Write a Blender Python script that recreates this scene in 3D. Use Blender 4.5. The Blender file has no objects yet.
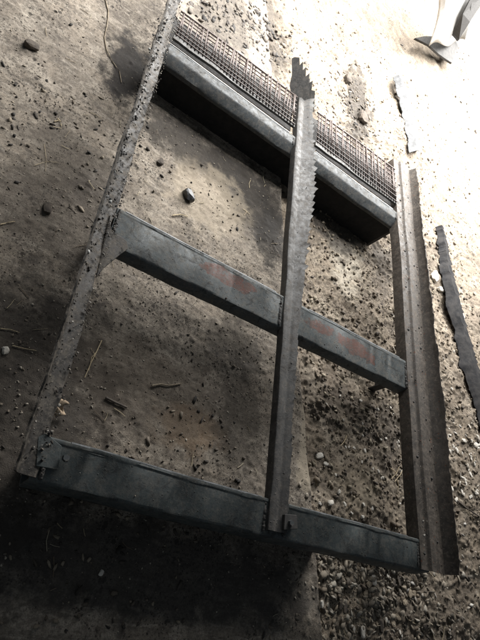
import bpy, bmesh, math, random
import numpy as np
from mathutils import Matrix, Vector

# ------------------------------------------------------------------ camera, world, light, exposure
scene = bpy.context.scene
col = scene.collection
H = 0.20                                    # height of the frame's top plane above the floor (m)
CAM = np.array([-0.32242116, -0.285336345, 1.32351372 + H])
ROT = np.array([[0.7916903778, -0.3785918863, -0.4794731789],
                [0.1036311100, 0.8566838423, -0.5053250314],
                [0.6020688820, 0.3503726273, 0.7174622522]])
cam = bpy.data.cameras.new('camera'); cam_o = bpy.data.objects.new('camera', cam); col.objects.link(cam_o)
cam.sensor_fit = 'VERTICAL'; cam.sensor_height = 36.0; cam.sensor_width = 27.0
cam.lens = 512 / 640 * 36.0; cam.clip_start = 0.02; cam.clip_end = 200
M4 = Matrix.Identity(4)
for i in range(3):
    for j in range(3): M4[i][j] = ROT[i, j]
    M4[i][3] = CAM[i]
cam_o.matrix_world = M4
scene.camera = cam_o

world = bpy.data.worlds.new('World'); scene.world = world; world.use_nodes = True
bg = world.node_tree.nodes['Background']; bg.inputs[0].default_value = (0.80, 0.90, 1.0, 1); bg.inputs[1].default_value = 0.13

# the daylight that falls in through the opening beyond the far end of the frame
L = bpy.data.lights.new('daylight_opening', 'AREA'); L.shape = 'RECTANGLE'; L.size = 4.4; L.size_y = 1.9; L.spread = math.radians(112)
L.energy = 430; L.color = (1.0, 0.992, 0.978)
Lo = bpy.data.objects.new('daylight_opening', L); col.objects.link(Lo)
Lo.location = (1.75, 3.2, 1.82)
Lo.rotation_euler = (math.radians(-5), 0, 0)
L2 = bpy.data.lights.new('daylight_beyond', 'AREA'); L2.shape = 'RECTANGLE'; L2.size = 4.0; L2.size_y = 2.5   # the open ground farther out
L2.energy = 2400; L2.color = (1.0, 0.985, 0.96)
Lo2 = bpy.data.objects.new('daylight_beyond', L2); col.objects.link(Lo2); Lo2.location = (3.6, 6.6, 2.7)

scene.view_settings.view_transform = 'Standard'; scene.view_settings.look = 'None'
scene.view_settings.exposure = -0.38; scene.view_settings.gamma = 1.0
scene.render.engine = 'CYCLES'

rng = np.random.default_rng(7); random.seed(7)
f_px = 512.0
def P(px, py, z):                           # the point at height z that the photograph shows at pixel (px, py)
    d = ROT @ np.array([px - 240.0, 320.0 - py, -f_px]); t = (z - CAM[2]) / d[2]
    return CAM + d * t

# ------------------------------------------------------------------ noise
_lat = np.random.default_rng(3).random((256, 256))
def vnoise(x, y):
    xi = np.floor(x).astype(int); yi = np.floor(y).astype(int)
    u = x - xi; v = y - yi; u = u*u*u*(u*(u*6-15)+10); v = v*v*v*(v*(v*6-15)+10)
    a = _lat[xi & 255, yi & 255]; b = _lat[(xi+1) & 255, yi & 255]
    c = _lat[xi & 255, (yi+1) & 255]; d = _lat[(xi+1) & 255, (yi+1) & 255]
    return (a*(1-u)+b*u)*(1-v) + (c*(1-u)+d*u)*v
def fbm(x, y, octv=4):
    s = 0; a = 0.5
    for k in range(octv):
        cs, sn = math.cos(0.6*k+.3), math.sin(0.6*k+.3)
        s = s + a*(vnoise(x*cs-y*sn+17.3*k+40, x*sn+y*cs+9.1*k+71) - 0.5)
        x = x*2.03; y = y*2.03; a *= 0.5
    return s*2
def edge_x(y):                              # the line where the packed floor ends and the loose soil begins
    y = np.asarray(y, float)
    return 1.056 - 0.183*(np.clip(y, -4, 4) - 0.619) + 0.010*fbm(y*6, y*0+3, 3) + 0.05*fbm(y*1.1, y*0+8, 2)*(y > 0.9)
def h_floor(x, y):
    z = 0.010*fbm(x*1.6, y*1.6, 3) + 0.005*fbm(x*7, y*4.5, 4)
    r = fbm(x*16+y*6, y*24-x*4, 4); z = z + 0.0028*r
    z = z + 0.0016*fbm(x*45, y*60, 3)
    lump = np.clip(fbm(x*30+5, y*30+9, 2)-0.28, 0, 1); z = z + 0.012*lump
    return z
def h_soil(x, y):
    t = np.clip((x-edge_x(y))/0.10, 0, 1)
    z = -0.030 - 0.010*t + 0.040*fbm(x*1.9+3, y*1.9, 3) + 0.020*fbm(x*7, y*6+2, 4)
    rid = 1-np.abs(fbm(x*13+8, y*11, 4))*2.2
    z = z + 0.007*rid + 0.006*fbm(x*38, y*38, 4) + 0.0045*fbm(x*92+3, y*92, 3)
    lump = np.clip(fbm(x*26+1, y*26+4, 3)-0.16, 0, 1); z = z + 0.022*lump
    return z
def ground_z(x, y):
    x = np.asarray(x, float); y = np.asarray(y, float)
    return np.where(x < edge_x(y), h_floor(x, y), h_soil(x, y))
def Pg(px, py):                             # pixel to ground surface
    z = 0.0
    for _ in range(5):
        p = P(px, py, z); z = float(ground_z(p[0], p[1]))
    return np.array([p[0], p[1], z])

# ------------------------------------------------------------------ mesh helpers
def tag(o, label=None, cat=None, group=None, kind=None):
    if label: o['label'] = label
    if cat: o['category'] = cat
    if group: o['group'] = group
    if kind: o['kind'] = kind
    return o
def link(name, me, mat, parent=None):
    o = bpy.data.objects.new(name, me); col.objects.link(o)
    if mat and not me.materials: me.materials.append(mat)
    if parent: o.parent = parent
    return o
def mesh_np(name, V, F, smooth=False, colors=None):
    V = np.ascontiguousarray(V, np.float32); F = np.ascontiguousarray(F, np.int32); n = F.shape[1]
    me = bpy.data.meshes.new(name)
    me.vertices.add(len(V)); me.vertices.foreach_set('co', V.ravel())
    me.loops.add(F.size); me.loops.foreach_set('vertex_index', F.ravel())
    me.polygons.add(len(F)); me.polygons.foreach_set('loop_start', np.arange(0, F.size, n, dtype=np.int32))
    me.polygons.foreach_set('loop_total', np.full(len(F), n, np.int32))
    if smooth: me.polygons.foreach_set('use_smooth', np.ones(len(F), bool))
    if colors is not None:
        a = me.color_attributes.new('piece_colour', 'FLOAT_COLOR', 'POINT')
        c4 = np.ones((len(V), 4), np.float32); c4[:, :3] = colors; a.data.foreach_set('color', c4.ravel())
    me.update(calc_edges=True); me.validate()
    return me
def grid_mesh(name, X, Y, Z):
    ny, nx = X.shape
    V = np.stack([X, Y, Z], -1).reshape(-1, 3)
    i = np.arange(ny*nx).reshape(ny, nx)
    F = np.stack([i[:-1, :-1], i[:-1, 1:], i[1:, 1:], i[1:, :-1]], -1).reshape(-1, 4)
    return mesh_np(name, V, F, True)
def sweep(name, sections, mat, parent, sharp=35):
    """closed profile loops (N stations x M points x 3) swept into one mesh with capped ends"""
    S = np.asarray(sections, float); n, m, _ = S.shape
    V = S.reshape(-1, 3); faces = []
    for i in range(n-1):
        for j in range(m):
            k = (j+1) % m
            faces.append((i*m+j, i*m+k, (i+1)*m+k, (i+1)*m+j))
    faces.append(tuple(range(m-1, -1, -1))); faces.append(tuple((n-1)*m+j for j in range(m)))
    me = bpy.data.meshes.new(name); me.from_pydata(V.tolist(), [], faces)
    bm = bmesh.new(); bm.from_mesh(me); bmesh.ops.recalc_face_normals(bm, faces=bm.faces); bm.to_mesh(me); bm.free()
    me.shade_smooth(); me.set_sharp_from_angle(angle=math.radians(sharp)); me.update()
    return link(name, me, mat, parent)
def thick_polyline(pts, t):
    """open polyline (M x 2) -> closed loop of a sheet of thickness t below it, corners slightly rounded"""
    pts = np.asarray(pts, float); q = [pts[0]]
    for a, b, c in zip(pts[:-2], pts[1:-1], pts[2:]):
        r = min(0.003, 0.3*np.linalg.norm(b-a), 0.3*np.linalg.norm(c-b))
        ua = (a-b)/np.linalg.norm(a-b); uc = (c-b)/np.linalg.norm(c-b)
        q += [b+ua*r, b+(ua+uc)*r*0.30, b+uc*r]
    q.append(pts[-1]); q = np.array(q)
    T = np.gradient(q, axis=0); T /= np.linalg.norm(T, axis=1, keepdims=True) + 1e-9
    N = np.stack([T[:, 1], -T[:, 0]], -1)
    return np.concatenate([q, (q+N*t)[::-1]])
def tube(points, radii, sides=6):
    pts = [Vector(p) for p in points]; V = []; F = []
    for i, p in enumerate(pts):
        d = (pts[min(i+1, len(pts)-1)]-pts[max(i-1, 0)]).normalized()
        a = d.orthogonal().normalized(); b = d.cross(a)
        r = radii[i] if hasattr(radii, '__len__') else radii
        for s in range(sides):
            an = 2*math.pi*s/sides; V.append(p+(a*math.cos(an)+b*math.sin(an))*r)
    n = len(pts)
    for i in range(n-1):
        for s in range(sides):
            k = (s+1) % sides; F.append((i*sides+s, i*sides+k, (i+1)*sides+k, (i+1)*sides+s))
    F.append(tuple(range(sides-1, -1, -1))); F.append(tuple((n-1)*sides+s for s in range(sides)))
    return [tuple(v) for v in V], F
def tube_obj(name, points, radii, mat, parent=None, sides=6):
    V, F = tube(points, radii, sides)
    me = bpy.data.meshes.new(name); me.from_pydata(V, [], F); me.shade_smooth(); me.set_sharp_from_angle(angle=math.radians(60))
    return link(name, me, mat, parent)
_ph = (1+5**.5)/2
ICO_V = np.array([(-1, _ph, 0), (1, _ph, 0), (-1, -_ph, 0), (1, -_ph, 0), (0, -1, _ph), (0, 1, _ph), (0, -1, -_ph), (0, 1, -_ph), (_ph, 0, -1), (_ph, 0, 1), (-_ph, 0, -1), (-_ph, 0, 1)])/1.902
ICO_F = np.array([(0, 11, 5), (0, 5, 1), (0, 1, 7), (0, 7, 10), (0, 10, 11), (1, 5, 9), (5, 11, 4), (11, 10, 2), (10, 7, 6), (7, 1, 8), (3, 9, 4), (3, 4, 2), (3, 2, 6), (3, 6, 8), (3, 8, 9), (4, 9, 5), (2, 4, 11), (6, 2, 10), (8, 6, 7), (9, 8, 1)])
def rot_rand(n):
    q = rng.normal(size=(n, 4)); q /= np.linalg.norm(q, axis=1, keepdims=True); w, x, y, z = q.T
    return np.stack([np.stack([1-2*(y*y+z*z), 2*(x*y-z*w), 2*(x*z+y*w)], -1), np.stack([2*(x*y+z*w), 1-2*(x*x+z*z), 2*(y*z-x*w)], -1), np.stack([2*(x*z-y*w), 2*(y*z+x*w), 1-2*(x*x+y*y)], -1)], 1)
def pieces_mesh(name, pos, size, aspect, colors, flat=True, tilt=0.35):
    """many small irregular lumps as one mesh: pos Nx3, size N, aspect Nx3, colours Nx3"""
    n = len(pos)
    V = (ICO_V[None]*(1+rng.uniform(-.45, .40, (n, 12, 1)))+rng.uniform(-.22, .22, (n, 12, 3)))*aspect[:, None, :]*size[:, None, None]
    if flat:
        a = rng.uniform(0, 6.283, n); c, s = np.cos(a), np.sin(a); Rm = np.zeros((n, 3, 3)); Rm[:, 0, 0] = c; Rm[:, 0, 1] = -s; Rm[:, 1, 0] = s; Rm[:, 1, 1] = c; Rm[:, 2, 2] = 1
        tx, ty = rng.normal(0, tilt, n), rng.normal(0, tilt, n)
        Rx = np.zeros((n, 3, 3)); Rx[:, 0, 0] = 1; Rx[:, 1, 1] = np.cos(tx); Rx[:, 1, 2] = -np.sin(tx); Rx[:, 2, 1] = np.sin(tx); Rx[:, 2, 2] = np.cos(tx)
        Ry = np.zeros((n, 3, 3)); Ry[:, 1, 1] = 1; Ry[:, 0, 0] = np.cos(ty); Ry[:, 0, 2] = np.sin(ty); Ry[:, 2, 0] = -np.sin(ty); Ry[:, 2, 2] = np.cos(ty)
        Rm = Rm @ Rx @ Ry
    else: Rm = rot_rand(n)
    V = np.einsum('nij,nkj->nki', Rm, V) + pos[:, None, :]
    F = ICO_F[None] + 12*np.arange(n)[:, None, None]
    return mesh_np(name, V.reshape(-1, 3), F.reshape(-1, 3), False, np.repeat(colors, 12, axis=0))

# ------------------------------------------------------------------ materials
class NT:
    def __init__(s, name):
        s.m = bpy.data.materials.new(name); s.m.use_nodes = True; s.t = s.m.node_tree; s.n = s.t.nodes; s.bsdf = s.n['Principled BSDF']
        s.co = s.n.new('ShaderNodeTexCoord').outputs['Object']
    def l(s, a, b): s.t.links.new(a, b)
    def noise(s, scale, detail=6, rough=0.6, vec=None, dist=0):
        n = s.n.new('ShaderNodeTexNoise'); n.inputs['Scale'].default_value = scale; n.inputs['Detail'].default_value = detail
        n.inputs['Roughness'].default_value = rough; n.inputs['Distortion'].default_value = dist; s.l(vec or s.co, n.inputs['Vector']); return n.outputs['Fac']
    def voro(s, scale, vec=None, feat='F1'):
        n = s.n.new('ShaderNodeTexVoronoi'); n.feature = feat; n.inputs['Scale'].default_value = scale; s.l(vec or s.co, n.inputs['Vector']); return n.outputs['Distance']
    def ramp(s, x, a, b, ca=0.0, cb=1.0):
        n = s.n.new('ShaderNodeMapRange'); n.interpolation_type = 'SMOOTHSTEP'; n.inputs[1].default_value = a; n.inputs[2].default_value = b
        n.inputs[3].default_value = ca; n.inputs[4].default_value = cb; s.l(x, n.inputs[0]); return n.outputs[0]
    def mix(s, fac, a, b):
        n = s.n.new('ShaderNodeMix'); n.data_type = 'RGBA'
        if isinstance(fac, float): n.inputs[0].default_value = fac
        else: s.l(fac, n.inputs[0])
        for v, i in ((a, 6), (b, 7)):
            if isinstance(v, tuple): n.inputs[i].default_value = (*v, 1)
            else: s.l(v, n.inputs[i])
        return n.outputs[2]
    def math(s, op, a, b):
        n = s.n.new('ShaderNodeMath'); n.operation = op
        for v, i in ((a, 0), (b, 1)):
            if isinstance(v, (float, int)): n.inputs[i].default_value = v
            else: s.l(v, n.inputs[i])
        return n.outputs[0]
    def mapping(s, scale=(1, 1, 1), rot=(0, 0, 0), loc=(0, 0, 0)):
        n = s.n.new('ShaderNodeMapping'); n.inputs['Scale'].default_value = scale; n.inputs['Rotation'].default_value = rot; n.inputs['Location'].default_value = loc
        s.l(s.co, n.inputs['Vector']); return n.outputs[0]
    def blob(s, c, r, warp=0.5, scale=30):
        """1 inside an uneven patch centred at c (object space) with radii r, 0 outside"""
        mp = s.n.new('ShaderNodeVectorMath'); mp.operation = 'SUBTRACT'; s.l(s.co, mp.inputs[0]); mp.inputs[1].default_value = tuple(c)
        dv = s.n.new('ShaderNodeVectorMath'); dv.operation = 'DIVIDE'; s.l(mp.outputs[0], dv.inputs[0]); dv.inputs[1].default_value = tuple(r)
        ln = s.n.new('ShaderNodeVectorMath'); ln.operation = 'LENGTH'; s.l(dv.outputs[0], ln.inputs[0])
        w = s.math('ADD', ln.outputs['Value'], s.math('MULTIPLY', s.math('SUBTRACT', s.noise(scale, 5, .65), 0.5), warp*2))
        return w
    def bump(s, parts):
        prev = None
        for h, st, d in parts:
            n = s.n.new('ShaderNodeBump'); n.inputs['Strength'].default_value = st; n.inputs['Distance'].default_value = d; s.l(h, n.inputs['Height'])
            if prev: s.l(prev, n.inputs['Normal'])
            prev = n.outputs[0]
        s.l(prev, s.bsdf.inputs['Normal'])
    def done(s, colr, rough):
        s.l(colr, s.bsdf.inputs['Base Color'])
        if isinstance(rough, float): s.bsdf.inputs['Roughness'].default_value = rough
        else: s.l(rough, s.bsdf.inputs['Roughness'])
        return s.m

def metal(name, base, dust=(0.20, 0.17, 0.135), dust_amt=0.55, soot=0.6, rust=(), rough=(0.50, 0.85), speck=0.0, streak=None):
    k = NT(name)
    n1 = k.noise(5, 7, .65); n2 = k.noise(38, 6, .7); n3 = k.noise(160, 4, .7)
    c = k.mix(k.ramp(n1, .3, .7), base, tuple(v*0.72 for v in base))
    d = k.math('MULTIPLY', k.ramp(n2, .45, .60), dust_amt)
    c = k.mix(d, c, dust)
    c = k.mix(k.math('MULTIPLY', k.ramp(k.noise(11, 9, .82, dist=1.0), .50, .58), .55), c, tuple(v*0.42 for v in base))
    c = k.mix(k.math('MULTIPLY', k.ramp(k.noise(95, 6, .78), .54, .62), .55*min(1, dust_amt*2)), c, tuple(min(v*1.35, .5) for v in dust))
    c = k.mix(k.math('MULTIPLY', k.ramp(n3, .55, .63), .5), c, tuple(v*0.4 for v in base))
    if streak:
        st = k.ramp(k.noise(9, 6, .7, k.mapping(streak)), .50, .72)
        c = k.mix(k.math('MULTIPLY', st, .45), c, tuple(v*0.45 for v in base))
    s1 = k.math('MULTIPLY', k.ramp(k.noise(17, 8, .80, dist=.8), .53, .61), soot)
    c = k.mix(s1, c, (0.018, 0.017, 0.016))
    sp = k.ramp(k.math('ADD', k.voro(55), k.math('MULTIPLY', k.noise(20, 3), .5)), .30, .37, 1.0, 0.0)
    c = k.mix(k.math('MULTIPLY', sp, .8), c, (0.022, 0.018, 0.015))
    if speck: 
        s2 = k.ramp(k.math('ADD', k.voro(38, k.mapping((1, 1, 1), (0, 0, .5))), k.math('MULTIPLY', k.noise(30, 3), .4)), .27, .33, 1.0, 0.0)
        c = k.mix(k.math('MULTIPLY', s2, speck), c, (0.12, 0.045, 0.022))
    bumps = [(n3, .3, .0012), (n2, .25, .002), (s1, .3, .0015), (sp, .5, .002)]
    rg = k.math('ADD', k.ramp(n2, .35, .7, rough[0], rough[1]), k.math('MULTIPLY', s1, .15))
    for (cc, rr) in rust:
        w = k.blob(cc, rr, 1.0, 22); m = k.ramp(w, .90, 1.02, 1.0, 0.0)
        rc = k.mix(k.ramp(k.noise(60, 5, .7), .35, .65), (0.135, 0.066, 0.052), (0.100, 0.072, 0.062))
        c = k.mix(k.math('MULTIPLY', m, k.ramp(k.noise(34, 8, .82), .40, .47)), c, rc)
        rim = k.math('MULTIPLY', k.ramp(w, .88, .97), k.ramp(w, .98, 1.08, 1.0, 0.0))
        c = k.mix(k.math('MULTIPLY', rim, k.ramp(k.noise(14, 4), .50, .62, 0.0, .6)), c, (0.035, 0.028, 0.024))
    k.bsdf.inputs['Metallic'].default_value = 0.0
    k.bsdf.inputs['Specular IOR Level'].default_value = 0.35
    k.bump(bumps)
    return k.done(c, rg)

def ground_mat(name, a, b, dark, pale, streaks=True, stains_shade=()):
    k = NT(name)
    big = k.noise(1.7, 6, .6); mid = k.noise(8, 7, .65); fine = k.noise(70, 6, .7); grit = k.noise(260, 3, .7)
    vdark = tuple(v*0.35 for v in dark)
    c = k.mix(k.ramp(big, .40, .60), a, b)
    c = k.mix(k.math('MULTIPLY', k.ramp(mid, .46, .62), .6), c, pale)
    c = k.mix(k.math('MULTIPLY', k.ramp(k.noise(13, 9, .80, dist=.8), .49, .60), .62), c, dark)
    c = k.mix(k.math('MULTIPLY', k.ramp(k.noise(3.3, 9, .82, dist=.5), .50, .60), .45), c, dark)
    if streaks:
        st = k.noise(7, 8, .75, k.mapping((0.7, 3.2, 1), (0, 0, math.radians(-12))), .5)
        c = k.mix(k.math('MULTIPLY', k.ramp(st, .50, .62), .55), c, dark)
        st2 = k.noise(15, 7, .75, k.mapping((0.8, 3.6, 1), (0, 0, math.radians(-20)), (3, 2, 0)), .5)
        c = k.mix(k.math('MULTIPLY', k.ramp(st2, .52, .62), .55), c, pale)
    c = k.mix(k.math('MULTIPLY', k.ramp(fine, .50, .60), .55), c, dark)
    c = k.mix(k.math('MULTIPLY', k.ramp(k.noise(130, 6, .8), .54, .61), .65), c, pale)
    c = k.mix(k.math('MULTIPLY', k.ramp(grit, .50, .60), .6), c, dark)
    clus = k.ramp(k.noise(4.5, 5, .7, dist=.6), .46, .60)
    for vs, th in ((26, .20), (60, .24), (120, .28)):
        sp = k.ramp(k.math('ADD', k.voro(vs), k.math('MULTIPLY', k.math('SUBTRACT', k.noise(vs*1.6, 5, .7), .5), .55)), th-.05, th+.03, 1.0, 0.0)
        c = k.mix(k.math('MULTIPLY', k.math('MULTIPLY', sp, clus), .85), c, vdark)
    for (cc, rr, colr, amt) in stains_shade:
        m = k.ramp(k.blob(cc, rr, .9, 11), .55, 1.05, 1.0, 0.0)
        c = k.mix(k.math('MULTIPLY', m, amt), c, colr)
    k.bsdf.inputs['Specular IOR Level'].default_value = 0.25
    k.bump([(grit, .8, .0018), (fine, .40, .003), (mid, .2, .005)])
    return k.done(c, k.ramp(mid, .3, .7, .78, .97))

def piece_mat(name, rough=0.85):
    k = NT(name); a = k.n.new('ShaderNodeAttribute'); a.attribute_name = 'piece_colour'
    v = k.ramp(k.noise(180, 4, .7), .3, .7, .0, .6)
    dk = k.n.new('ShaderNodeVectorMath'); dk.operation = 'SCALE'; dk.inputs['Scale'].default_value = 0.6; k.l(a.outputs['Color'], dk.inputs[0])
    c = k.mix(v, a.outputs['Color'], dk.outputs[0]); k.bump([(k.noise(300, 3), .4, .001)])
    return k.done(c, rough)
def plain(name, c1, c2, scale=40, rough=0.8, bump=.4, dist=.002, vec=None):
    k = NT(name); v = k.mapping(vec) if vec else None
    n = k.noise(scale, 6, .7, v)
    c = k.mix(k.ramp(n, .35, .65), c1, c2); k.bump([(n, bump, dist), (k.noise(scale*5, 4), bump*.6, dist*.5)])
    return k.done(c, rough)

def g3(px, py): p = Pg(px, py); return (p[0], p[1], 0.0)
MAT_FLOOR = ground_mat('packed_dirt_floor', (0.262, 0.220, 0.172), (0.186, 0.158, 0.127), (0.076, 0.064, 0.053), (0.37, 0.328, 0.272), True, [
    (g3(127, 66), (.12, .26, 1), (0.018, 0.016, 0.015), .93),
    (g3(258, 205), (.26, .26, 1), (0.028, 0.024, 0.020), .85), (g3(195, 150), (.34, .16, 1), (0.03, 0.026, 0.022), .85), (g3(235, 178), (.26, .15, 1), (0.028, 0.024, 0.020), .85),  # far bar's shade painted into the floor, over some char
    (g3(60, 215), (.30, .22, 1), (0.07, 0.058, 0.047), .55),  # left rail's soft shade painted into the floor, also the next line
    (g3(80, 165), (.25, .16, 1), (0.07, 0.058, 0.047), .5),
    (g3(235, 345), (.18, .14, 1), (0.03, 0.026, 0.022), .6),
    (g3(150, 570), (.9, .16, 1), (0.035, 0.032, 0.030), .75),  # near bar's shadow painted into the floor
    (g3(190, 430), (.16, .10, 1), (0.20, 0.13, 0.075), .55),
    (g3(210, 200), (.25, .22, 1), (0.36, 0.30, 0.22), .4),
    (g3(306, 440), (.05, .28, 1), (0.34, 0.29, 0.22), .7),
    (g3(15, 410), (.34, .50, 1), (0.040, 0.034, 0.029), .8), (g3(150, 390), (.35, .22, 1), (0.075, 0.060, 0.046), .55), (g3(240, 420), (.12, .25, 1), (0.05, 0.042, 0.034), .6),  # light falling off toward the near left, painted as darker floor
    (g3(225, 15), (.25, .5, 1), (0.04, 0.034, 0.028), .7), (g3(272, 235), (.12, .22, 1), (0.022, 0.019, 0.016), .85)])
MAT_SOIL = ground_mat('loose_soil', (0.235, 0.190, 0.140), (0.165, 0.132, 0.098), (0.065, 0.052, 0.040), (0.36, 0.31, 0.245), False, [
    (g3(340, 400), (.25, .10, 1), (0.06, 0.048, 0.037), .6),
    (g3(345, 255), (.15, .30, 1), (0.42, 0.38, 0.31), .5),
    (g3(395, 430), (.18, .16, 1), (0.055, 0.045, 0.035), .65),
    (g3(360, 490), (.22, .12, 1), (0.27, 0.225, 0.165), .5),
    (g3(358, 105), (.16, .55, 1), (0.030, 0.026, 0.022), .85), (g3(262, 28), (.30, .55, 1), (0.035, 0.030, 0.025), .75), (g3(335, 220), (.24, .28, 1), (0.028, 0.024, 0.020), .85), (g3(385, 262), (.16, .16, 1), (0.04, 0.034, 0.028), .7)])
MAT_BAR = metal('worn_grey_paint_bar', (0.060, 0.067, 0.070), dust_amt=.22, soot=.55, streak=(.5, 3, 3))
MAT_FRONT = metal('dark_green_grey_bar', (0.070, 0.082, 0.082), dust_amt=.18, soot=.5, streak=(.5, 3, 3))
MAT_MID = metal('rust_patched_bar', (0.110, 0.124, 0.126), dust_amt=.30, soot=.6, streak=(.5, 3, 3), rust=[
    (P(232, 278, H), (.13, .034, .3)), (P(357, 348, H), (.13, .038, .3)), (P(322, 327, H), (.09, .026, .3))])
MAT_RAIL = metal('dusty_dark_rail', (0.066, 0.064, 0.061), dust=(0.120, 0.106, 0.092), dust_amt=.45, soot=.45, streak=(3, .4, 3))
MAT_LEFT = metal('soil_caked_rail', (0.046, 0.040, 0.034), dust=(0.150, 0.130, 0.106), dust_amt=.55, soot=.95, rough=(.5, .85), streak=(3, .8, 3))
MAT_RIGHT = metal('rust_dotted_rail', (0.078, 0.066, 0.055), dust=(0.155, 0.128, 0.103), dust_amt=.45, soot=.35, speck=.8, streak=(3, .4, 3))
MAT_SOOT = plain('sooty_metal', (0.022, 0.021, 0.020), (0.05, 0.046, 0.042), 30, .8)
MAT_SHADE = plain('black_shade', (0.006, 0.006, 0.006), (0.014, 0.013, 0.012), 30, .95)  # near-black colour that paints in the shade under the bars
MAT_WIRE = plain('brown_grey_wire', (0.115, 0.085, 0.072), (0.060, 0.045, 0.040), 60, .6)
MAT_RUST = plain('rust_brown', (0.13, 0.055, 0.03), (0.06, 0.035, 0.025), 90, .85)
MAT_PIECE = piece_mat('debris_pieces')
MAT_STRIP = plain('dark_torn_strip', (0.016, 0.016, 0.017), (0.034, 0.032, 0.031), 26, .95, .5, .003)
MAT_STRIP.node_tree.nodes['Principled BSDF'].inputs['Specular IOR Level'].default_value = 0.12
MAT_PALE = plain('pale_lit_strip', (0.085, 0.086, 0.088), (0.05, 0.05, 0.05), 26, .9, .5, .003)  # lighter copy of the torn strip's colour, for its brightly lit end
MAT_SHEET = plain('white_sheet', (0.55, 0.545, 0.53), (0.40, 0.395, 0.38), 12, .5, .2)
MAT_COAL = plain('charred_lump', (0.014, 0.014, 0.015), (0.035, 0.034, 0.036), 50, .45, .6)
MAT_STRAW = plain('dry_straw', (0.50, 0.41, 0.26), (0.36, 0.28, 0.17), 50, .75)
MAT_ROOT = plain('pale_root', (0.30, 0.25, 0.18), (0.18, 0.14, 0.10), 50, .85)
MAT_DARKSTICK = plain('dark_stick', (0.045, 0.037, 0.030), (0.09, 0.073, 0.058), 45, .85)
MAT_CHIP = plain('pale_stone_chip', (0.58, 0.55, 0.49), (0.44, 0.40, 0.34), 60, .8)
MAT_CLOD = plain('dark_clod', (0.045, 0.037, 0.030), (0.09, 0.072, 0.055), 40, .92, .7, .004)
MAT_LEAF = plain('dry_leaf', (0.46, 0.36, 0.25), (0.33, 0.24, 0.16), 40, .8)
MAT_WOOD = plain('weathered_grey_pole', (0.040, 0.037, 0.035), (0.024, 0.022, 0.020), 20, .8, vec=(1, 1, 8))

# ------------------------------------------------------------------ the setting: packed floor and loose soil
def stations(a, d0, d1, b, step, grow=1.12):
    mid = list(np.arange(d0, d1, step)); lo = []; s = step; p = d0
    while p > a: s *= grow; p -= s; lo.append(p)
    hi = []; s = step; p = mid[-1]
    while p < b: s = min(s*grow, .25); p += s; hi.append(p)
    return np.array(lo[::-1]+mid+hi)
ys = stations(-3.5, -.60, 3.2, 11, .0052, 1.02)
ts = stations(0, .0, 1.95, 4.5, .0052, 1.05)
Yg, Tg = np.meshgrid(ys, ts, indexing='ij')
X = edge_x(Yg) - Tg; Z = h_floor(X, Yg)
Z = Z - 0.012*np.clip(1-Tg/0.012, 0, 1)**2
X = np.concatenate([X[:, :1]+.003, X[:, :1]+.004, X], 1)[:, ::-1]; Yg2 = np.concatenate([Yg[:, :1], Yg[:, :1], Yg], 1)[:, ::-1]
Z = np.concatenate([np.full_like(Z[:, :1], -.12), Z[:, :1]-.02, Z], 1)[:, ::-1]
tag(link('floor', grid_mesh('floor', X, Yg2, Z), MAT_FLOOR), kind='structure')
ts2 = stations(-.06, -.05, 1.6, 7.5, .0058, 1.04)
Ys, Ts = np.meshgrid(ys, ts2, indexing='ij')
X = edge_x(Ys) + Ts
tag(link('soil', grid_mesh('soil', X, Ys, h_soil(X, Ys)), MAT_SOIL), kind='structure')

# ------------------------------------------------------------------ the metal frame
frame = bpy.data.objects.new('metal_frame', None); col.objects.link(frame)
tag(frame, 'burnt grey steel frame with three cross bars and a wire grille', 'frame')

def wob(y, amp, fr, seed): return amp*fbm(np.atleast_1d(y*fr+seed*7.7), np.atleast_1d(0*y+seed*3.1), 3)[0]
# --- cross bars: bent sheet channels, profile in (y, z), swept along x
def cross_bar(name, prof, x0, x1, mat, seed, label=None, t=.006):
    loop = thick_polyline(prof, t); secs = []
    for x in np.arange(x0, x1+.001, .02):
        dz = wob(x, .006, 2.2, seed); dy = wob(x, .005, 2, seed+3); nick = np.array([[wob(x, .004, 14, seed+5+i % 5), wob(x, .003, 12, seed+9+i % 3)] for i in range(len(loop))])*.5
        secs.append([(x, p[0]+dy+n_[0], p[1]+dz+n_[1]) for p, n_ in zip(loop, nick)])
    o = sweep(name, secs, mat, frame)
    if label: o['label'] = label
    return o
zt = H - .012
front = cross_bar('cross_bar', [(.062, zt-.045), (.062, zt+.004), (.054, zt), (-.040, zt-.006), (-.046, zt-.075), (-.020, zt-.082)], .015, 1.60, MAT_FRONT, 1, 'dark green grey bar at the near end of the frame')
middle = cross_bar('cross_bar', [(.845, zt-.05), (.845, zt+.003), (.836, zt), (.712, zt-.004), (.707, zt-.055), (.735, zt-.060)], .03, 1.60, MAT_MID, 2, 'middle bar with peeling grey paint and rust patches')
top = cross_bar('cross_bar', [(1.785, zt-.060), (1.785, zt+.002), (1.776, zt), (1.738, zt-.002), (1.706, zt-.034), (1.702, zt-.046), (1.72, zt-.050)], .02, 1.60, MAT_BAR, 3, 'far bar with a sloping grey front face')

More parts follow.
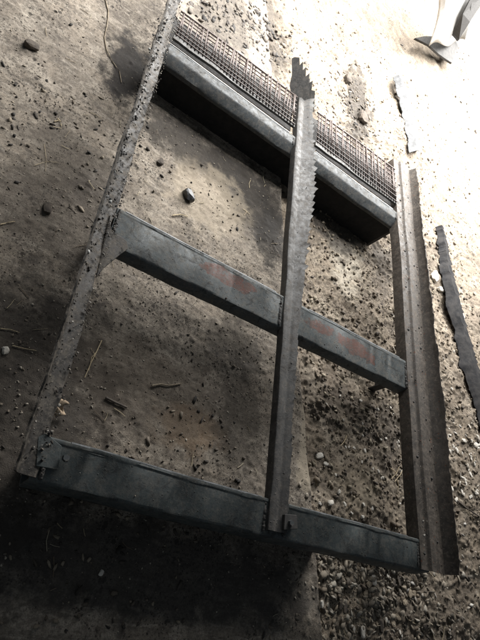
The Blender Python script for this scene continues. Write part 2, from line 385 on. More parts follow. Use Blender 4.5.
MAT_LIP = plain('worn_edge_highlight', (0.34, 0.345, 0.35), (0.10, 0.105, 0.105), 14, .45)  # edge highlight put into the colour, with some bare wear
def highlight_lip(bar, y, x0, x1, seed):
    secs = []
    for x in np.arange(x0, x1, .02):
        dz = wob(x, .006, 2.2, seed); dy = wob(x, .005, 2, seed+3); w = .0035+.002*wob(x, 1, 11, seed+6)
        secs.append([(x, y+dy, zt+.001+dz), (x, y+dy, zt+.008+dz), (x, y-w+dy, zt+.008+dz), (x, y-w+dy, zt+.001+dz)])
    return sweep('highlight_lip', secs, MAT_LIP, bar)
highlight_lip(front, .068, .09, .74, 1); highlight_lip(front, .068, .90, 1.48, 1); highlight_lip(middle, .851, .06, .74, 2); highlight_lip(middle, .851, .90, 1.50, 2); highlight_lip(top, 1.791, .04, .74, 3); highlight_lip(top, 1.791, .90, 1.52, 3)

def shade_skirt(bar, y, z0, z1, x0, x1, seed):        # added plate: blocks light and paints the shade under the bar black
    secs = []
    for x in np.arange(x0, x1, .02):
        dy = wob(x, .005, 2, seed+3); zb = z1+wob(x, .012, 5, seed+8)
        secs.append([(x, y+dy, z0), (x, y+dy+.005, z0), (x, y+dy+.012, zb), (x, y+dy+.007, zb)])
    sweep('shade_plate', secs, MAT_SHADE, bar)['label'] = 'black plate added under the bar for its shade'
shade_skirt(front, -.038, zt-.05, -.030, .05, 1.16, 1); shade_skirt(top, 1.707, zt-.040, -.045, .04, 1.58, 3)
def serr(y, pitch, depth, seed):
    y = y + pitch*.8*wob(y, 1.0, 9, seed+2)
    ph = (y/pitch) % 1.0; k = int(math.floor(y/pitch))
    r = random.Random(k*31+seed); return depth*(ph)*(0.25+r.random()*1.25) - depth*.4
def rail(name, prof_fn, y0, y1, mat, seed, label, t=.0055, step=.0075):
    secs = []
    for y in np.arange(y0, y1+1e-6, step):
        loop = thick_polyline(prof_fn(float(y)), t)
        dz = wob(y, .007, 1.8, seed); dx = wob(y, .010, 1.6, seed+4)
        secs.append([(p[0]+dx, y, p[1]+dz) for p in loop])
    o = sweep(name, secs, mat, frame, 40); o['label'] = label
    return o
# left: narrow angle, worn ragged upper edge
def prof_left(y):
    rag = wob(y, .012, 9, 21) + wob(y, .012, 34, 22)
    up = .030 + .012*math.sin(y*2.1) + rag
    return [(-.026+wob(y, .01, 6, 23), H+up*.8), (-.016, H+.004), (.002, H), (.032+wob(y, .010, 12, 24), H-.004), (.036, H-.080)]  # inner lip made deeper to throw shade on the floor at left
rail_l = rail('side_rail', prof_left, -.035, 2.62, MAT_LEFT, 11, 'narrow soil caked rail with a ragged edge')
# centre: flat strip with a downturned lip on the left and saw-toothed right edge
def prof_centre(y):
    tooth = serr(y, .037, .017 if y > 1.0 else .006, 5)
    wd = .826 + .048*min(max((y-.7)/.8, 0), 1) + tooth + wob(y, .006, 8, 31)
    lift = .006 + .018*min(max((y-.6)/.9, 0), 1)
    nar = .035*min(max((y-1.5)/.5, 0), 1) + .085*min(max((y-2.12)/.15, 0), 1)
    wd -= nar; wb = .806 + .044*min(max((y-.7)/.8, 0), 1) - nar*.9; wb = min(wb, wd-.004); wb = max(wb, .803); wd = max(wd, .808)
    return [(.764, H-.034), (.760+wob(y, .004, 10, 33), H+.004), (.776, H+.008), (.796, H+.004), (wb, H+.004+lift*.8), (wd, H+.004+lift+(wd-wb)*.25)]
rail_c = rail('centre_rail', prof_centre, -.030, 2.27, MAT_RAIL, 12, 'centre rail with a saw-toothed torn right edge', step=.0042)
# right: wide angle, flat rivet-dotted flange and an upturned outer flange
def prof_right(y):
    rag = serr(y, .05, .004, 9) + wob(y, .006, 8, 41)
    f = .050 + .008*math.sin(y*1.7+.5) + rag + wob(y, .008, 22, 44)
    return [(1.528, H-.055), (1.530, H+.002), (1.572, H+.003), (1.580, H+.016), (1.664, H+.012), (1.672, H+.004), (1.687+.006*math.sin(y*3), H+.045), (1.690+.010*math.sin(y*3), H+.006+f)]
rail_r = rail('side_rail', prof_right, -.040, 2.22, MAT_RIGHT, 13, 'wide rust dotted rail with an upturned outer flange')

# rivets and scabs of rust along the right rail
bmr = bmesh.new(); bmesh.ops.create_icosphere(bmr, subdivisions=1, radius=.006)
for v in bmr.verts: v.co.z *= .7
rv = bpy.data.meshes.new('rivet'); bmr.to_mesh(rv); bmr.free(); rv.shade_smooth()
for i in range(34):
    o = link('rivet', rv, MAT_RUST if i % 3 else MAT_SOOT, rail_r)
    y = .02 + i*.062 + random.uniform(-.012, .012)
    x = 1.545 + (i % 2)*.085 + random.uniform(-.008, .008)
    o.location = (x + wob(y, .010, 1.6, 17), y, H+.014+wob(y, .007, 1.8, 13)); o.scale = [random.uniform(.6, 1.25)]*3
for i in range(16):
    o = link('rivet', rv, MAT_SOOT, rail_c); y = .03+i*.13+random.uniform(-.02, .02)
    o.location = (.805+random.uniform(-.01, .05)+wob(y, .010, 1.6, 16), y, H+.020+wob(y, .007, 1.8, 12)); o.scale = [random.uniform(.45, .8)]*3

# torn saw-toothed tip standing up at the far end of the centre rail
tip_px = [(290.5, 90), (289.5, 86), (292, 74), (291.8, 58.5), (294.5, 57), (299.5, 57.5), (299.8, 65), (303, 61.5), (303, 70), (306.2, 67), (305.8, 76.5), (309.6, 73), (309, 83), (313, 80.5), (311.5, 90), (315, 91), (314, 112), (297, 110), (291, 100)]
def tip_pt(p):                                # on a leaning plane that faces the near side
    d = ROT @ np.array([p[0]-240.0, 320.0-p[1], -f_px]); nrm = np.array([.15, -1, .75]); o = np.array([.80, 2.10, H+.005])
    return tuple(CAM + d*(((o-CAM) @ nrm)/(d @ nrm)))
nT = len(tip_px); Vt = [tip_pt(p) for p in tip_px]+[tuple(np.array(tip_pt(p))+np.array([0.002, .006, -.003])) for p in tip_px]
Ft = [tuple(range(nT)), tuple(range(2*nT-1, nT-1, -1))]+[(i, i+nT, (i+1) % nT+nT, (i+1) % nT) for i in range(nT)]
me = bpy.data.meshes.new('torn_tip'); me.from_pydata(Vt, [], Ft)
bm = bmesh.new(); bm.from_mesh(me); bmesh.ops.recalc_face_normals(bm, faces=bm.faces); bm.to_mesh(me); bm.free()
link('torn_tip', me, MAT_RAIL, frame)['label'] = 'dark saw-toothed torn tip of the centre rail'

# legs, hidden in the shade under the joints
def leg(x, y, sx):
    loop = thick_polyline([(x+sx*.05, y), (x, y), (x, y+.05)], .005)
    zt_ = H-.03; zb = float(ground_z(x, y))-.02
    sweep('leg', [[(p[0], p[1], z) for p in loop] for z in (zb, (zb+zt_)/2, zt_)], MAT_SOOT, frame)
for y in (.0, .78, 1.72): leg(.035, y, 1); leg(1.58, y, -1)
# gusset plates at the joints
def plate(name, pts, t, mat, parent=frame):
    n = len(pts); V = [tuple(p) for p in pts]+[(p[0], p[1], p[2]-t) for p in pts]
    F = [tuple(range(n)), tuple(range(2*n-1, n-1, -1))]+[(i, i+n, (i+1) % n+n, (i+1) % n) for i in range(n)]
    me = bpy.data.meshes.new(name); me.from_pydata(V, [], F)
    bm = bmesh.new(); bm.from_mesh(me); bmesh.ops.recalc_face_normals(bm, faces=bm.faces)
    bmesh.ops.bevel(bm, geom=bm.edges[:], offset=min(t*.3, .0015), segments=1, affect='EDGES'); bm.to_mesh(me); bm.free()
    return link(name, me, mat, parent)
plate('gusset', [P(118, 214, zt+.012), P(110, 222, zt+.012), P(112, 231, zt+.012), P(121, 236, zt+.012), P(127, 241, zt+.012), P(128, 249, zt+.010), P(121, 254, zt+.008), P(104, 268, zt+.004), P(96, 278, zt), P(104, 240, zt+.012), P(110, 215, zt+.012)], .006, MAT_LEFT)
plate('gusset', [P(38, 437, zt+.010), P(46, 433, zt+.010), P(62, 446, zt+.010), P(58, 470, zt+.009), P(36, 466, zt+.010)], .006, MAT_FRONT)
# clip at the near end of the centre rail
cl = plate('clip', [P(285, 514, H+.022), P(297, 515, H+.022), P(298, 529, H+.022), P(284, 530, H+.022)], .03, MAT_SOOT)
# bolt
bmb = bmesh.new(); bmesh.ops.create_cone(bmb, cap_ends=True, segments=6, radius1=.010, radius2=.009, depth=.010); mb_ = bpy.data.meshes.new('bolt'); bmb.to_mesh(mb_); bmb.free()
for px, py in ((291, 523), (66, 458)):
    o = link('bolt', mb_, MAT_BAR, frame); o.location = tuple(P(px, py, H+(.026 if px == 291 else .006)))

def weld(a, b):
    a = np.array(a); b = np.array(b); n = max(6, int(np.linalg.norm(b-a)/.004)); pts = [a+(b-a)*i/n+rng.normal(0, .0012, 3) for i in range(n+1)]
    tube_obj('weld_bead', [tuple(q) for q in pts], [.0042+.0022*abs(math.sin(i*1.3))+random.uniform(0, .001) for i in range(n+1)], MAT_SOOT, frame, 6)
for y0_, y1_ in ((-.035, .055), (.715, .84), (1.735, 1.775)):
    for xx in (.750, (.832 if y1_ < .5 else .838 if y1_ < 1 else .868), .040, 1.524): weld((xx, y0_, zt+.002), (xx, y1_, zt+.002))
# wire grille between the rails: rim bars, crossing wires, dark plate added below for shade in the gaps
gz = H-.004
def bar_between(name, a, b, w, t, mat, parent):
    a = Vector(a); b = Vector(b); d = (b-a).normalized(); s = Vector((0, 0, 1)).cross(d).normalized()*(w/2); u = Vector((0, 0, t/2)); secs = []
    for i in range(25):
        p = a.lerp(b, i/24)+Vector((0, wob(i*.2, .004, 1, 55), wob(i*.2, .006, 1, 56))); secs.append([p-s-u, p+s-u, p+s+u, p-s+u])
    return sweep(name, secs, mat, parent)
for gx0, gx1, lab in ((.045, .745, 'left panel of the wire grille'), (.890, 1.530, 'right panel of the wire grille')):
    y0 = 1.845; y1a, y1b = (2.035, 2.075) if gx0 < .5 else (2.085, 2.125)
    g = bar_between('wire_grille', (gx0, y0-.006, gz), (gx1, y0+.012, gz), .026, .012, MAT_RAIL, frame); g['label'] = lab
    n = int((gx1-gx0)/.0200)
    ref = None
    for i in range(n+1):
        x = gx0+.01+(gx1-gx0-.02)*i/n+random.uniform(-.002, .002); ye = y1a+(y1b-y1a)*i/n + random.uniform(-.004, .004)
        if ref is None:
            V, F = tube([(0, 0, 0), (0, .5, .004), (0, 1, 0)], .0040, 6); ref = bpy.data.meshes.new('wire'); ref.from_pydata(V, [], F); ref.shade_smooth()
        o = link('wire', ref, MAT_WIRE, g); o.location = (x, y0, gz+.004); o.scale = (1, ye-y0, 1); o.rotation_euler.z = random.uniform(-.07, .07); o.rotation_euler.x = random.uniform(-.02, .05)
    for j in range(8):
        yy = y0+.014+(y1a-y0-.02)*j/7; yb = y0+.014+(y1b-y0-.02)*j/7
        big = j == 7
        tube_obj('cross_wire', [(gx0, yy, gz+.009), ((gx0+gx1)/2, (yy+yb)/2+wob(gx0+j, .004, 3, 60), gz+.010+wob(j*1.0, .004, 1, 61)), (gx1, yb, gz+.009)], .0050 if big else .0030, MAT_WIRE, g, 5)
    plate('shade_backing', [(gx0-.01, y0+.01, gz-.035), (gx1+.01, y0+.01, gz-.035), (gx1+.01, y1b-.005, gz-.030), (gx0-.01, y1a-.005, gz-.030)], .004, MAT_SOOT, g)  # added plate, soot colour stands in for shade in the gaps

# crumbs of soot and rust lying on the rails and bars
def crumbs(parent, fx, n, cols, smin, smax):
    pos = []; 
    for _ in range(n): pos.append(fx())
    pos = np.array(pos); sz = rng.uniform(smin, smax, n)*rng.random(n)**.6+.0008
    c = np.array(cols)[rng.integers(0, len(cols), n)]*rng.uniform(.7, 1.2, (n, 1))
    me = pieces_mesh('crumbs', pos, sz, np.stack([rng.uniform(.7, 1.5, n), rng.uniform(.6, 1, n), rng.uniform(.35, .8, n)], -1), c)
    tag(link('crumbs', me, MAT_PIECE, parent), kind='stuff')
DK = [(.02, .018, .016), (.035, .03, .026), (.06, .045, .035)]; PL = [(.45, .42, .37), (.3, .26, .21)]; RS = [(.10, .045, .028), (.05, .03, .02)]
def on_left():
    y = random.uniform(0, 2.3); return (random.choice([random.uniform(-.018, .032), random.gauss(.030, .006)])+wob(y, .010, 1.6, 15), y, H+.003+wob(y, .007, 1.8, 11))
def on_left_edge():
    y = random.uniform(-.03, 2.4); return (random.gauss(-.020, .006) if random.random() < .6 else random.gauss(.034, .005), y+wob(y, .02, 3, 70), H+.006+random.uniform(-.012, .010)+wob(y, .007, 1.8, 11))
def tar():
    y = random.gauss(1.55, .30) if random.random() < .7 else random.uniform(.6, 2.2); return (random.gauss(-.016, .010), y, H+.010+random.uniform(-.01, .012)+wob(y, .007, 1.8, 11))
def on_right():
    y = random.uniform(-.02, 2.15); return (random.uniform(1.54, 1.67)+wob(y, .010, 1.6, 17), y, H+.013+wob(y, .007, 1.8, 13))
def on_mid():
    x = random.uniform(.06, 1.5); return (x, random.uniform(.715, .84), zt+.001+wob(x, .006, 2.2, 2))
def on_front():
    x = random.uniform(.05, 1.5)**1.2; return (x, .058-abs(random.gauss(0, .03)), zt+.002+wob(x, .006, 2.2, 1))
def on_top():
    x = random.uniform(.06, 1.5); return (x, random.uniform(1.735, 1.775), zt+.002+wob(x, .006, 2.2, 3))
crumbs(rail_l, on_left, 420, DK*2+PL*2, .001, .0045); crumbs(rail_r, on_right, 260, DK+RS*2+PL[:1], .001, .0045)
crumbs(rail_l, on_left_edge, 800, [(.05, .042, .034), (.09, .075, .06), (.15, .13, .10), (.03, .026, .022), (.22, .20, .17)], .001, .0042)
crumbs(rail_l, tar, 260, [(.012, .011, .010), (.02, .018, .016), (.03, .026, .022), (.40, .40, .38)], .002, .0075)
crumbs(middle, on_mid, 170, DK+RS, .0012, .005); crumbs(front, on_front, 60, DK+PL, .001, .004); crumbs(top, on_top, 80, DK+PL, .001, .004)

# ------------------------------------------------------------------ loose debris: what nobody could count
def scatter(n, region, soil_only=None):
    out = []
    while len(out) < n:
        x, y = region(); e = float(edge_x(y))
        if soil_only is True and x < e+.005: continue
        if soil_only is False and x > e-.01: continue
        out.append((x, y))
    out = np.array(out); return np.column_stack([out, ground_z(out[:, 0], out[:, 1])])
def stuff(name, label, cat, pos, sz, asp, c, tilt=.35, sink=.25):
    pos = pos.copy(); pos[:, 2] += sz*asp[:, 2]*(1-sink) - sz*.1
    tag(link(name, pieces_mesh(name, pos, sz, asp, c, True, tilt), MAT_PIECE), label, cat, kind='stuff')
def pal(n, cols, v=.35): return np.array(cols)[rng.integers(0, len(cols), n)]*rng.uniform(1-v, 1+v*.6, (n, 1))
def asp(n, a=(.8, 1.5), b=(.6, 1.), c=(.4, .8)): return np.stack([rng.uniform(*a, n), rng.uniform(*b, n), rng.uniform(*c, n)], -1)
SOILC = [(.20, .16, .115), (.14, .11, .08), (.09, .072, .055), (.27, .23, .17)]
U = random.uniform
n = 13000; p = scatter(n, lambda: (random.triangular(.6, 3.4, 1.3), random.triangular(-.6, 4.0, .5)), True)
stuff('soil_crumbs', 'brown crumbs of loose soil lying right of the floor edge', 'soil', p, .0014+.011*rng.random(n)**4.0, asp(n), pal(n, SOILC))
n = 2200; p = scatter(n, lambda: (random.gauss(1.45, .30), -abs(random.gauss(0, .26))+.05), True)
stuff('stone_chips', 'grey and pale flat stone chips in front of the right near end', 'gravel', p, .002+.018*rng.random(n)**3.4, asp(n, (.8, 1.3), (.6, 1.), (.12, .35)), pal(n, [(.24, .205, .16), (.20, .17, .13), (.36, .325, .27), (.13, .11, .085), (.26, .225, .175)]), .6)
n = 900; p = scatter(n, lambda: (U(1.75, 2.7), U(-.3, 1.5)), True)
stuff('pale_chips', 'pale broken chips strewn over the soil right of the frame', 'gravel', p, .002+.013*rng.random(n)**2.6, asp(n, (.9, 1.7), (.4, .8), (.15, .4)), pal(n, [(.55, .52, .47), (.40, .36, .30), (.22, .19, .15)]), .6)
def clustered():
    while True:
        x, y = U(-1.2, 1.1), U(-.5, 3.2)
        if fbm(np.array([x*2.6+4]), np.array([y*2.6]), 3)[0]*2.2+.12 > random.random()-.22: return x, y
n = 9000; p = scatter(n, lambda: (U(-.9, 1.1), random.triangular(-.5, 2.4, .5)), False)
stuff('floor_grains', 'fine brown grit pressed into the packed dirt floor', 'grit', p, .0010+.0034*rng.random(n)**3, asp(n, (.8, 1.4), (.6, 1), (.4, .8)), pal(n, [(.20, .165, .125), (.28, .24, .185), (.12, .10, .08), (.36, .32, .26)]), .4, .45)
n = 160; p = np.column_stack([rng.normal(1.13, .07, n), rng.uniform(-.45, .5, n)]); p = p[p[:, 0] < edge_x(p[:, 1])-.004]; n = len(p); p = np.column_stack([p, ground_z(p[:, 0], p[:, 1])])
stuff('stray_chips', 'stray stone chips lying on the floor along its edge', 'gravel', p, .0015+.009*rng.random(n)**2.5, asp(n, (.8, 1.3), (.6, 1), (.15, .4)), pal(n, [(.24, .205, .16), (.36, .325, .27), (.13, .11, .085)]), .3)
n = 4600; p = scatter(n, clustered, False)
stuff('dark_crumbs', 'dark crumbs scattered over the packed dirt floor', 'crumbs', p, .0012+.0085*rng.random(n)**5, asp(n, (.8, 2.0), (.5, 1), (.3, .7)), pal(n, [(.035, .03, .025), (.06, .05, .04), (.13, .105, .08), (.24, .20, .15)]))
# dark lumps strewn in bands over the bright ground beyond the frame
def band(px0, py0, px1, py1, w):
    def f():
        t = random.random(); a = P(px0+(px1-px0)*t+random.gauss(0, w), py0+(py1-py0)*t+random.gauss(0, w), 0); return a[0], a[1]
    return f
bands = [(348, 70, 378, 135, 6, 170), (235, 0, 285, 50, 12, 520), (200, 2, 240, 30, 11, 220), (345, 85, 362, 122, 4, 120), (430, 225, 470, 330, 9, 70), (455, 60, 480, 150, 9, 60), (320, 110, 345, 140, 8, 40), (300, 10, 420, 60, 25, 35), (402, 150, 415, 215, 8, 40), (455, 45, 470, 60, 6, 40)]
pb = np.concatenate([scatter(k, band(*b), None) for *b, k in bands]); n = len(pb)
stuff('char_crumbs', 'black charred crumbs on the bright ground beyond the grille', 'crumbs', pb, .002+.017*rng.random(n)**3.0, asp(n, (.8, 1.6), (.5, 1), (.15, .4)), pal(n, [(.03, .026, .022), (.055, .045, .037), (.12, .10, .08)]))
# fine straw litter
def straw_litter(name, label, region, n, soil_only, cols, lmin, lmax):
    Vs = []; Fs = []; Cs = []; pos = scatter(n, region, soil_only); b = 0
    for (x, y, z) in pos:
        a = U(0, 6.283); ln = U(lmin, lmax); cv = U(-.4, .4); pts = []
        for s in (-.5, 0, .5):
            xx = x+math.cos(a+cv*s)*ln*s; yy = y+math.sin(a+cv*s)*ln*s; pts.append((xx, yy, max(z, float(ground_z(xx, yy)))+.003))
        V, F = tube(pts, U(.0006, .0014), 4); c = np.array(random.choice(cols))*U(.7, 1.15)
        Vs += V; Cs += [c]*len(V); Fs += [tuple(i+b for i in f) for f in F]; b += len(V)
    me = bpy.data.meshes.new(name); me.from_pydata(Vs, [], Fs); at = me.color_attributes.new('piece_colour', 'FLOAT_COLOR', 'POINT')
    c4 = np.ones((len(Vs), 4), np.float32); c4[:, :3] = np.array(Cs); at.data.foreach_set('color', c4.ravel())
    tag(link(name, me, MAT_PIECE), label, 'straw', kind='stuff')
STC = [(.42, .35, .23), (.30, .24, .16), (.50, .44, .32), (.16, .12, .08)]
straw_litter('straw_litter', 'short straw bits and fibres littered over the loose soil', lambda: (U(.9, 2.7), U(-.4, 2.6)), 420, True, STC, .015, .07)
straw_litter('floor_litter', 'fine dry fibres lying on the packed dirt floor', lambda: (U(-.8, 1.0), U(-.3, 2.4)), 150, False, STC, .012, .055)

# ------------------------------------------------------------------ single things lying about
def lump(name, px, py, size, mat, label, cat, aspect=(1.2, .85, .6), group=None, seed=None, sink=.2):
    r = random.Random(seed if seed is not None else px*1000+py)
    bm = bmesh.new(); bmesh.ops.create_icosphere(bm, subdivisions=2, radius=1)
    ph = [r.uniform(0, 6) for _ in range(6)]
    for v in bm.verts:
        c = v.co; k = 1+.20*math.sin(3.1*c.x+ph[0])*math.cos(2.7*c.y+ph[1])+.13*math.sin(5.3*c.z+4.1*c.x+ph[2])+r.uniform(-.08, .08)
        for ax in range(3): c[ax] = max(-.8, min(.8, c[ax]*k))*aspect[ax]*size
    me = bpy.data.meshes.new(name); bm.to_mesh(me); bm.free()
    o = link(name, me, mat); g = Pg(px, py); o.location = (g[0], g[1], g[2]+size*aspect[2]*(.7-sink)); o.rotation_euler = (r.uniform(-.2, .2), r.uniform(-.2, .2), r.uniform(0, 6.28))
    return tag(o, label, cat, group)
def stalk(name, pix, radius, mat, label, cat, lift=.004, taper=.6, group=None):
    pts = []
    for (a, b) in pix: g = Pg(a, b); pts.append(np.array([g[0], g[1], g[2]+lift]))
    o0 = pts[0].copy(); fine = []
    for i in range(len(pts)-1):
        for s in (0, .5): fine.append(pts[i]*(1-s)+pts[i+1]*s)
    fine.append(pts[-1])
    for q in fine: q[2] = max(q[2], float(ground_z(q[0], q[1]))+lift)
    radius *= .72; n = len(fine); o = tube_obj(name, [tuple(q-o0) for q in fine], [radius*(1-(1-taper)*i/(n-1)) for i in range(n)], mat); o.location = tuple(o0)
    return tag(o, label, cat, group)
lump('charcoal_lump', 187, 197, .030, MAT_COAL, 'black charred lump on the dirt in the far left opening of the frame', 'lump', (1.25, .8, .75), sink=.05)
lump('dirt_clod', 31, 47, .028, MAT_CLOD, 'dark dirt clod near the upper left corner on open floor', 'clod')
lump('dirt_clod', 47, 209, .022, MAT_CLOD, 'dark dirt clod on the open floor left of the narrow rail', 'clod')
lump('dirt_clod', 160, 163, .020, MAT_CLOD, 'small dark clod at the shadow edge under the far bar, left side', 'clod')
lump('dirt_clod', 361, 119, .055, MAT_CLOD, 'large dark clod on bright ground above the right grille panel', 'clod')
lump('dirt_clod', 365, 114, .038, MAT_CLOD, 'dark clod touching the larger one above the right grille panel', 'clod')
lump('dirt_clod', 347, 80, .040, MAT_CLOD, 'dark clod at the far end of the strewn band above the grille', 'clod')
lump('pale_stone', 459, 315, .050, MAT_CHIP, 'pale rimmed stone on the dark torn strip right of the frame', 'stone', (1.3, .8, .4))
lump('pale_stone', 318, 456, .020, MAT_CHIP, 'pale stone beside the floor edge in the near right opening', 'stone', (1.2, .8, .5))
lump('pale_stone', 330, 503, .016, MAT_CHIP, 'whitish round stone just behind the near bar, right opening', 'stone')
lump('pale_stone', 344, 504, .010, MAT_CHIP, 'tiny pale stone next to the whitish round stone', 'stone')
lump('pale_stone', 362, 517, .011, MAT_CHIP, 'bright pebble against the near bar in the right opening', 'stone')
lump('pale_stone', 326, 464, .014, MAT_CHIP, 'flat pale chip just below the pale stone by the floor edge', 'stone', (1.5, .7, .3))
lump('pale_stone', 463, 441, .017, MAT_CHIP, 'upright pale chip on the soil right of the wide rail', 'stone', (1.4, .7, .5))
lump('pale_stone', 475, 445, .021, MAT_CHIP, 'pale flat stone at the right picture edge', 'stone', (1.4, .8, .35))
lump('pale_stone', 434, 277, .045, MAT_CHIP, 'largest pale stone between the wide rail and dark strip', 'stone', (1.4, .8, .5))
lump('pale_stone', 440, 290, .030, MAT_CHIP, 'pale stone just below the largest one beside the dark strip', 'stone', (1.4, .8, .5))
lump('pale_stone', 101, 573, .009, MAT_CHIP, 'pale pebble alone on the dark floor in front of the frame', 'stone')
lump('pale_stone', 321, 604, .012, MAT_CHIP, 'pale pebble on the floor edge near the bottom of the picture', 'stone')
lump('pale_stone', 5, 351, .014, MAT_CHIP, 'grey pebble at the left picture edge beside the narrow rail', 'stone', (1, .9, .7))
k = 0
for i in range(60):
    px, py = U(318, 408), U(392, 535)
    if py > 505+(px-295)*.29-6: continue
    lump('small_stone', px, py, U(.005, .011), MAT_CHIP if i % 3 else MAT_CLOD, 'small pale stone on the soil inside the near right opening' if i % 3 else 'small dark clod on the soil inside the near right opening', 'stone' if i % 3 else 'clod', (1.2, .8, .6), 'small pale stones in the near right opening' if i % 3 else 'small dark clods in the near right opening', seed=i)
for i in range(40):
    px, py = U(448, 479), U(420, 500)
    lump('small_stone', px, py, U(.006, .016), MAT_CHIP, 'small pale stone in the litter right of the wide rail', 'stone', (1.4, .7, .4), 'small pale stones right of the rail', seed=100+i)
for i in range(46):
    px, py = U(326, 440), U(555, 638)
    if py < 545+(px-295)*.25+8: continue
    lump('stone_chip', px, py, U(.009, .020), MAT_CHIP if i % 4 == 0 else MAT_CLOD if i % 4 == 1 else MAT_ROOT, 'flat %s stone chip in the gravel in front of the near bar' % ('pale', 'dark', 'brown', 'brown')[i % 4], 'stone', (1.4, .8, .25), '%s stone chips before the near bar' % ('pale', 'dark', 'brown', 'brown')[i % 4], seed=200+i)

stalk('dark_stick', [(105, 398), (115, 403), (126, 408)], .0060, MAT_DARKSTICK, 'short dark straight stick in the near left opening', 'stick', .006, .95)
stalk('twig', [(151, 386), (160, 384.5), (168, 386), (180, 384)], .0045, MAT_ROOT, 'knobbly pale twig beside the dark stick in the near left opening', 'twig', .006, .8)
stalk('straw_stalk', [(101, 341), (96, 352), (90, 364), (84, 378)], .0028, MAT_STRAW, 'bent straw stalk near the narrow rail, near left opening', 'straw', .006, .6)
stalk('straw_stalk', [(96, 352), (91, 358), (88, 371)], .0018, MAT_STRAW, 'thin straw lying across the bent stalk near the narrow rail', 'straw', .006, .6)
stalk('root_string', [(105, 0), (108, 12), (107, 25), (104, 38), (106, 50), (112, 62), (119, 72), (121, 83)], .0042, MAT_ROOT, 'long curved pale root on the open floor left of the far rail end', 'root', .004, .6)
stalk('straw_bit', [(57, 119), (60, 122), (61, 127)], .0035, MAT_STRAW, 'short bright straw bit on the open floor, upper left', 'straw', .004)
stalk('straw_bit', [(54, 122), (59, 121)], .003, MAT_STRAW, 'shortest straw scrap touching the bright bit, upper left', 'straw', .004)
stalk('grass_straw', [(30, 150), (40, 158), (52, 165)], .0011, MAT_ROOT, 'faint dry straw on the left floor, leftmost of the crossed straws', 'straw')
stalk('grass_straw', [(44, 145), (46, 160), (45, 172)], .0011, MAT_STRAW, 'upright faint straw crossing the others on the left floor', 'straw')
stalk('grass_straw', [(34, 166), (46, 162), (58, 163)], .0011, MAT_STRAW, 'level faint straw crossing the others on the left floor', 'straw')
stalk('grass_straw', [(0, 225), (8, 223), (15, 222)], .0025, MAT_STRAW, 'short pale straw at the left picture edge, highest of the pale straws there', 'straw')
stalk('grass_straw', [(0, 329), (10, 330), (19, 333)], .0022, MAT_STRAW, 'pale straw at the left edge just above the longer one', 'straw')
stalk('grass_straw', [(12, 346), (24, 349), (36, 351)], .0022, MAT_STRAW, 'longer pale straw reaching toward the narrow rail from the left', 'straw')
stalk('straw_bit', [(172, 216), (180, 215), (187, 217)], .0035, MAT_STRAW, 'pale straw below the black charred lump', 'straw', .005)
stalk('straw_stalk', [(389, 468), (396, 474)], .003, MAT_STRAW, 'short straw in the near right opening, upper of the pair', 'straw', .006)
for i, (a, b, c, d, lab) in enumerate([(398, 467, 390, 479, 'upper straw of the slanting trio beside the wide rail'), (402, 468, 393, 482, 'middle straw of the slanting trio beside the wide rail'), (395, 480, 396, 491, 'lower straw of the slanting trio beside the wide rail'), (345, 436, 339, 446, 'lone straw in the middle of the near right opening')]):
    stalk('straw_stalk', [(a, b), ((a+c)/2+1, (b+d)/2), (c, d)], .0028, MAT_STRAW, lab, 'straw', .010)
stalk('dark_stick', [(449, 560), (462, 574), (475, 588)], .006, MAT_DARKSTICK, 'dark slanting stick on the soil at the right near corner', 'stick', .004, .7)
stalk('dark_stick', [(456, 500), (466, 507), (478, 517)], .006, MAT_DARKSTICK, 'dark slanting stick right of the wide rail at mid height', 'stick', .004, .7)
# crumpled dry leaf against the left rail
def sheet_obj(name, fn, nu, nv, t, mat, loc, label, cat):
    uu, vv = np.meshgrid(np.linspace(0, 1, nu), np.linspace(0, 1, nv), indexing='ij')
    pts = np.array([[fn(u, v) for v in np.linspace(0, 1, nv)] for u in np.linspace(0, 1, nu)])
    me = grid_mesh(name, pts[..., 0]-loc[0], pts[..., 1]-loc[1], pts[..., 2]-loc[2]); o = link(name, me, mat); o.location = tuple(loc)
    md = o.modifiers.new('thickness', 'SOLIDIFY'); md.thickness = t; md.offset = 0
    return tag(o, label, cat)
lf = Pg(54, 409)
sheet_obj('dry_leaf', lambda u, v: (lf[0]-.026+.052*u+.010*math.sin(5*v+2*u), lf[1]-.026*(1-abs(u-.5)*1.2)+.055*v*(1-.9*abs(u-.5)), lf[2]++.010+.014*abs(math.sin(6*u+3*v))+.012*v), 9, 9, .0012, MAT_LEAF, lf, 'crumpled pale dry leaf against the near end of the narrow rail', 'leaf')

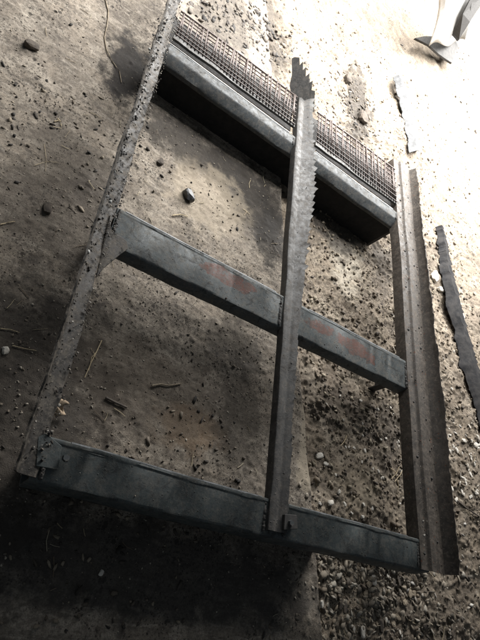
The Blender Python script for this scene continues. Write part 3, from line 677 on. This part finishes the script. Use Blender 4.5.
# torn strips of metal lying in the soil right of the frame
def torn_strip(name, pix_l, pix_r, z0, label, seed, mat):
    a = np.array([P(*p, z0) for p in pix_l]); b = np.array([P(*p, z0) for p in pix_r])
    def along(A, s): k = s*(len(A)-1); i = min(int(k), len(A)-2); return A[i]*(1-(k-i))+A[i+1]*(k-i)
    ln = np.linalg.norm(a[-1]-a[0]); n = int(ln/.008); secs = []; loc = a[-1].copy()
    for i in range(n+1):
        s = i/n; l = along(a, s); r = along(b, s); d = (r-l); d /= np.linalg.norm(d)
        r0 = r-d*.022; r = r+d*serr(s*ln, .045, .020, seed); l = l+d*(wob(s*ln, .05, 6, seed)+wob(s*ln, .03, 25, seed))
        zz = wob(s*ln, .014, 3.0, seed+1)
        up = np.array([0, 0, 1.]); m = (l+r)/2+up*.02
        l = l+up*(zz-.01); r = r+up*(zz+.012); r0 = r0+up*(zz+.010); m = m+up*zz; th = up*.004
        secs.append([l-loc, m-loc, r0-loc, r-loc, r-th-loc, r0-th-loc, m-th-loc, l-th-loc])
    o = sweep(name, secs, mat, None); o.location = tuple(loc)
    return tag(o, label, 'metal strip')
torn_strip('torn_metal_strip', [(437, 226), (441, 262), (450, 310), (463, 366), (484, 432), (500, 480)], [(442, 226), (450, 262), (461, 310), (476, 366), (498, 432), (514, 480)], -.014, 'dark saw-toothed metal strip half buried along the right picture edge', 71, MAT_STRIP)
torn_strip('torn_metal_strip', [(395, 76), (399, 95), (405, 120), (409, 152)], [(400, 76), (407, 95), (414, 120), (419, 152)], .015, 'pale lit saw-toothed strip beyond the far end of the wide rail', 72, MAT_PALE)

# white sheet and grey pole at the far right
sl = Pg(440, 46)
def sheet_fn(u, v):
    b = P(429+36*u, 46-3*math.sin(u*9)-5*u, .12+.03*math.sin(u*7)); t = P(438+42*u, -14, .55+.05*math.sin(u*5))
    p = b*(1-v)+t*v; p[2] += .05*math.sin(v*3.14)*math.sin(u*8+1); return p
sheet_obj('white_sheet', sheet_fn, 24, 14, .004, MAT_SHEET, sl, 'crumpled white sheet hanging at the upper right corner', 'sheet')
bd = plate('grey_board', [P(476, -12, .55), P(492, -12, .55), P(470, 22, .34), P(459, 40, .20), P(453, 33, .20), P(463, 14, .38)], .02, MAT_WOOD, None)
tag(bd, 'dark grey board along the right side of the white sheet', 'board')
fl = plate('shade_flap', [P(415, 38, .06), P(424, 36, .07), P(436, 36, .08), P(449, 41, .08), P(462, 38, .07), P(459, 47, .06), P(455, 55, .05), P(452, 63, .03), P(446, 59, .03), P(439, 54, .04), P(429, 45, .05)], .02, MAT_SOOT, None)  # dark plate standing in for the shade below the sheet
tag(fl, 'dark grey flap added as the shade under the white sheet', 'shade plate')
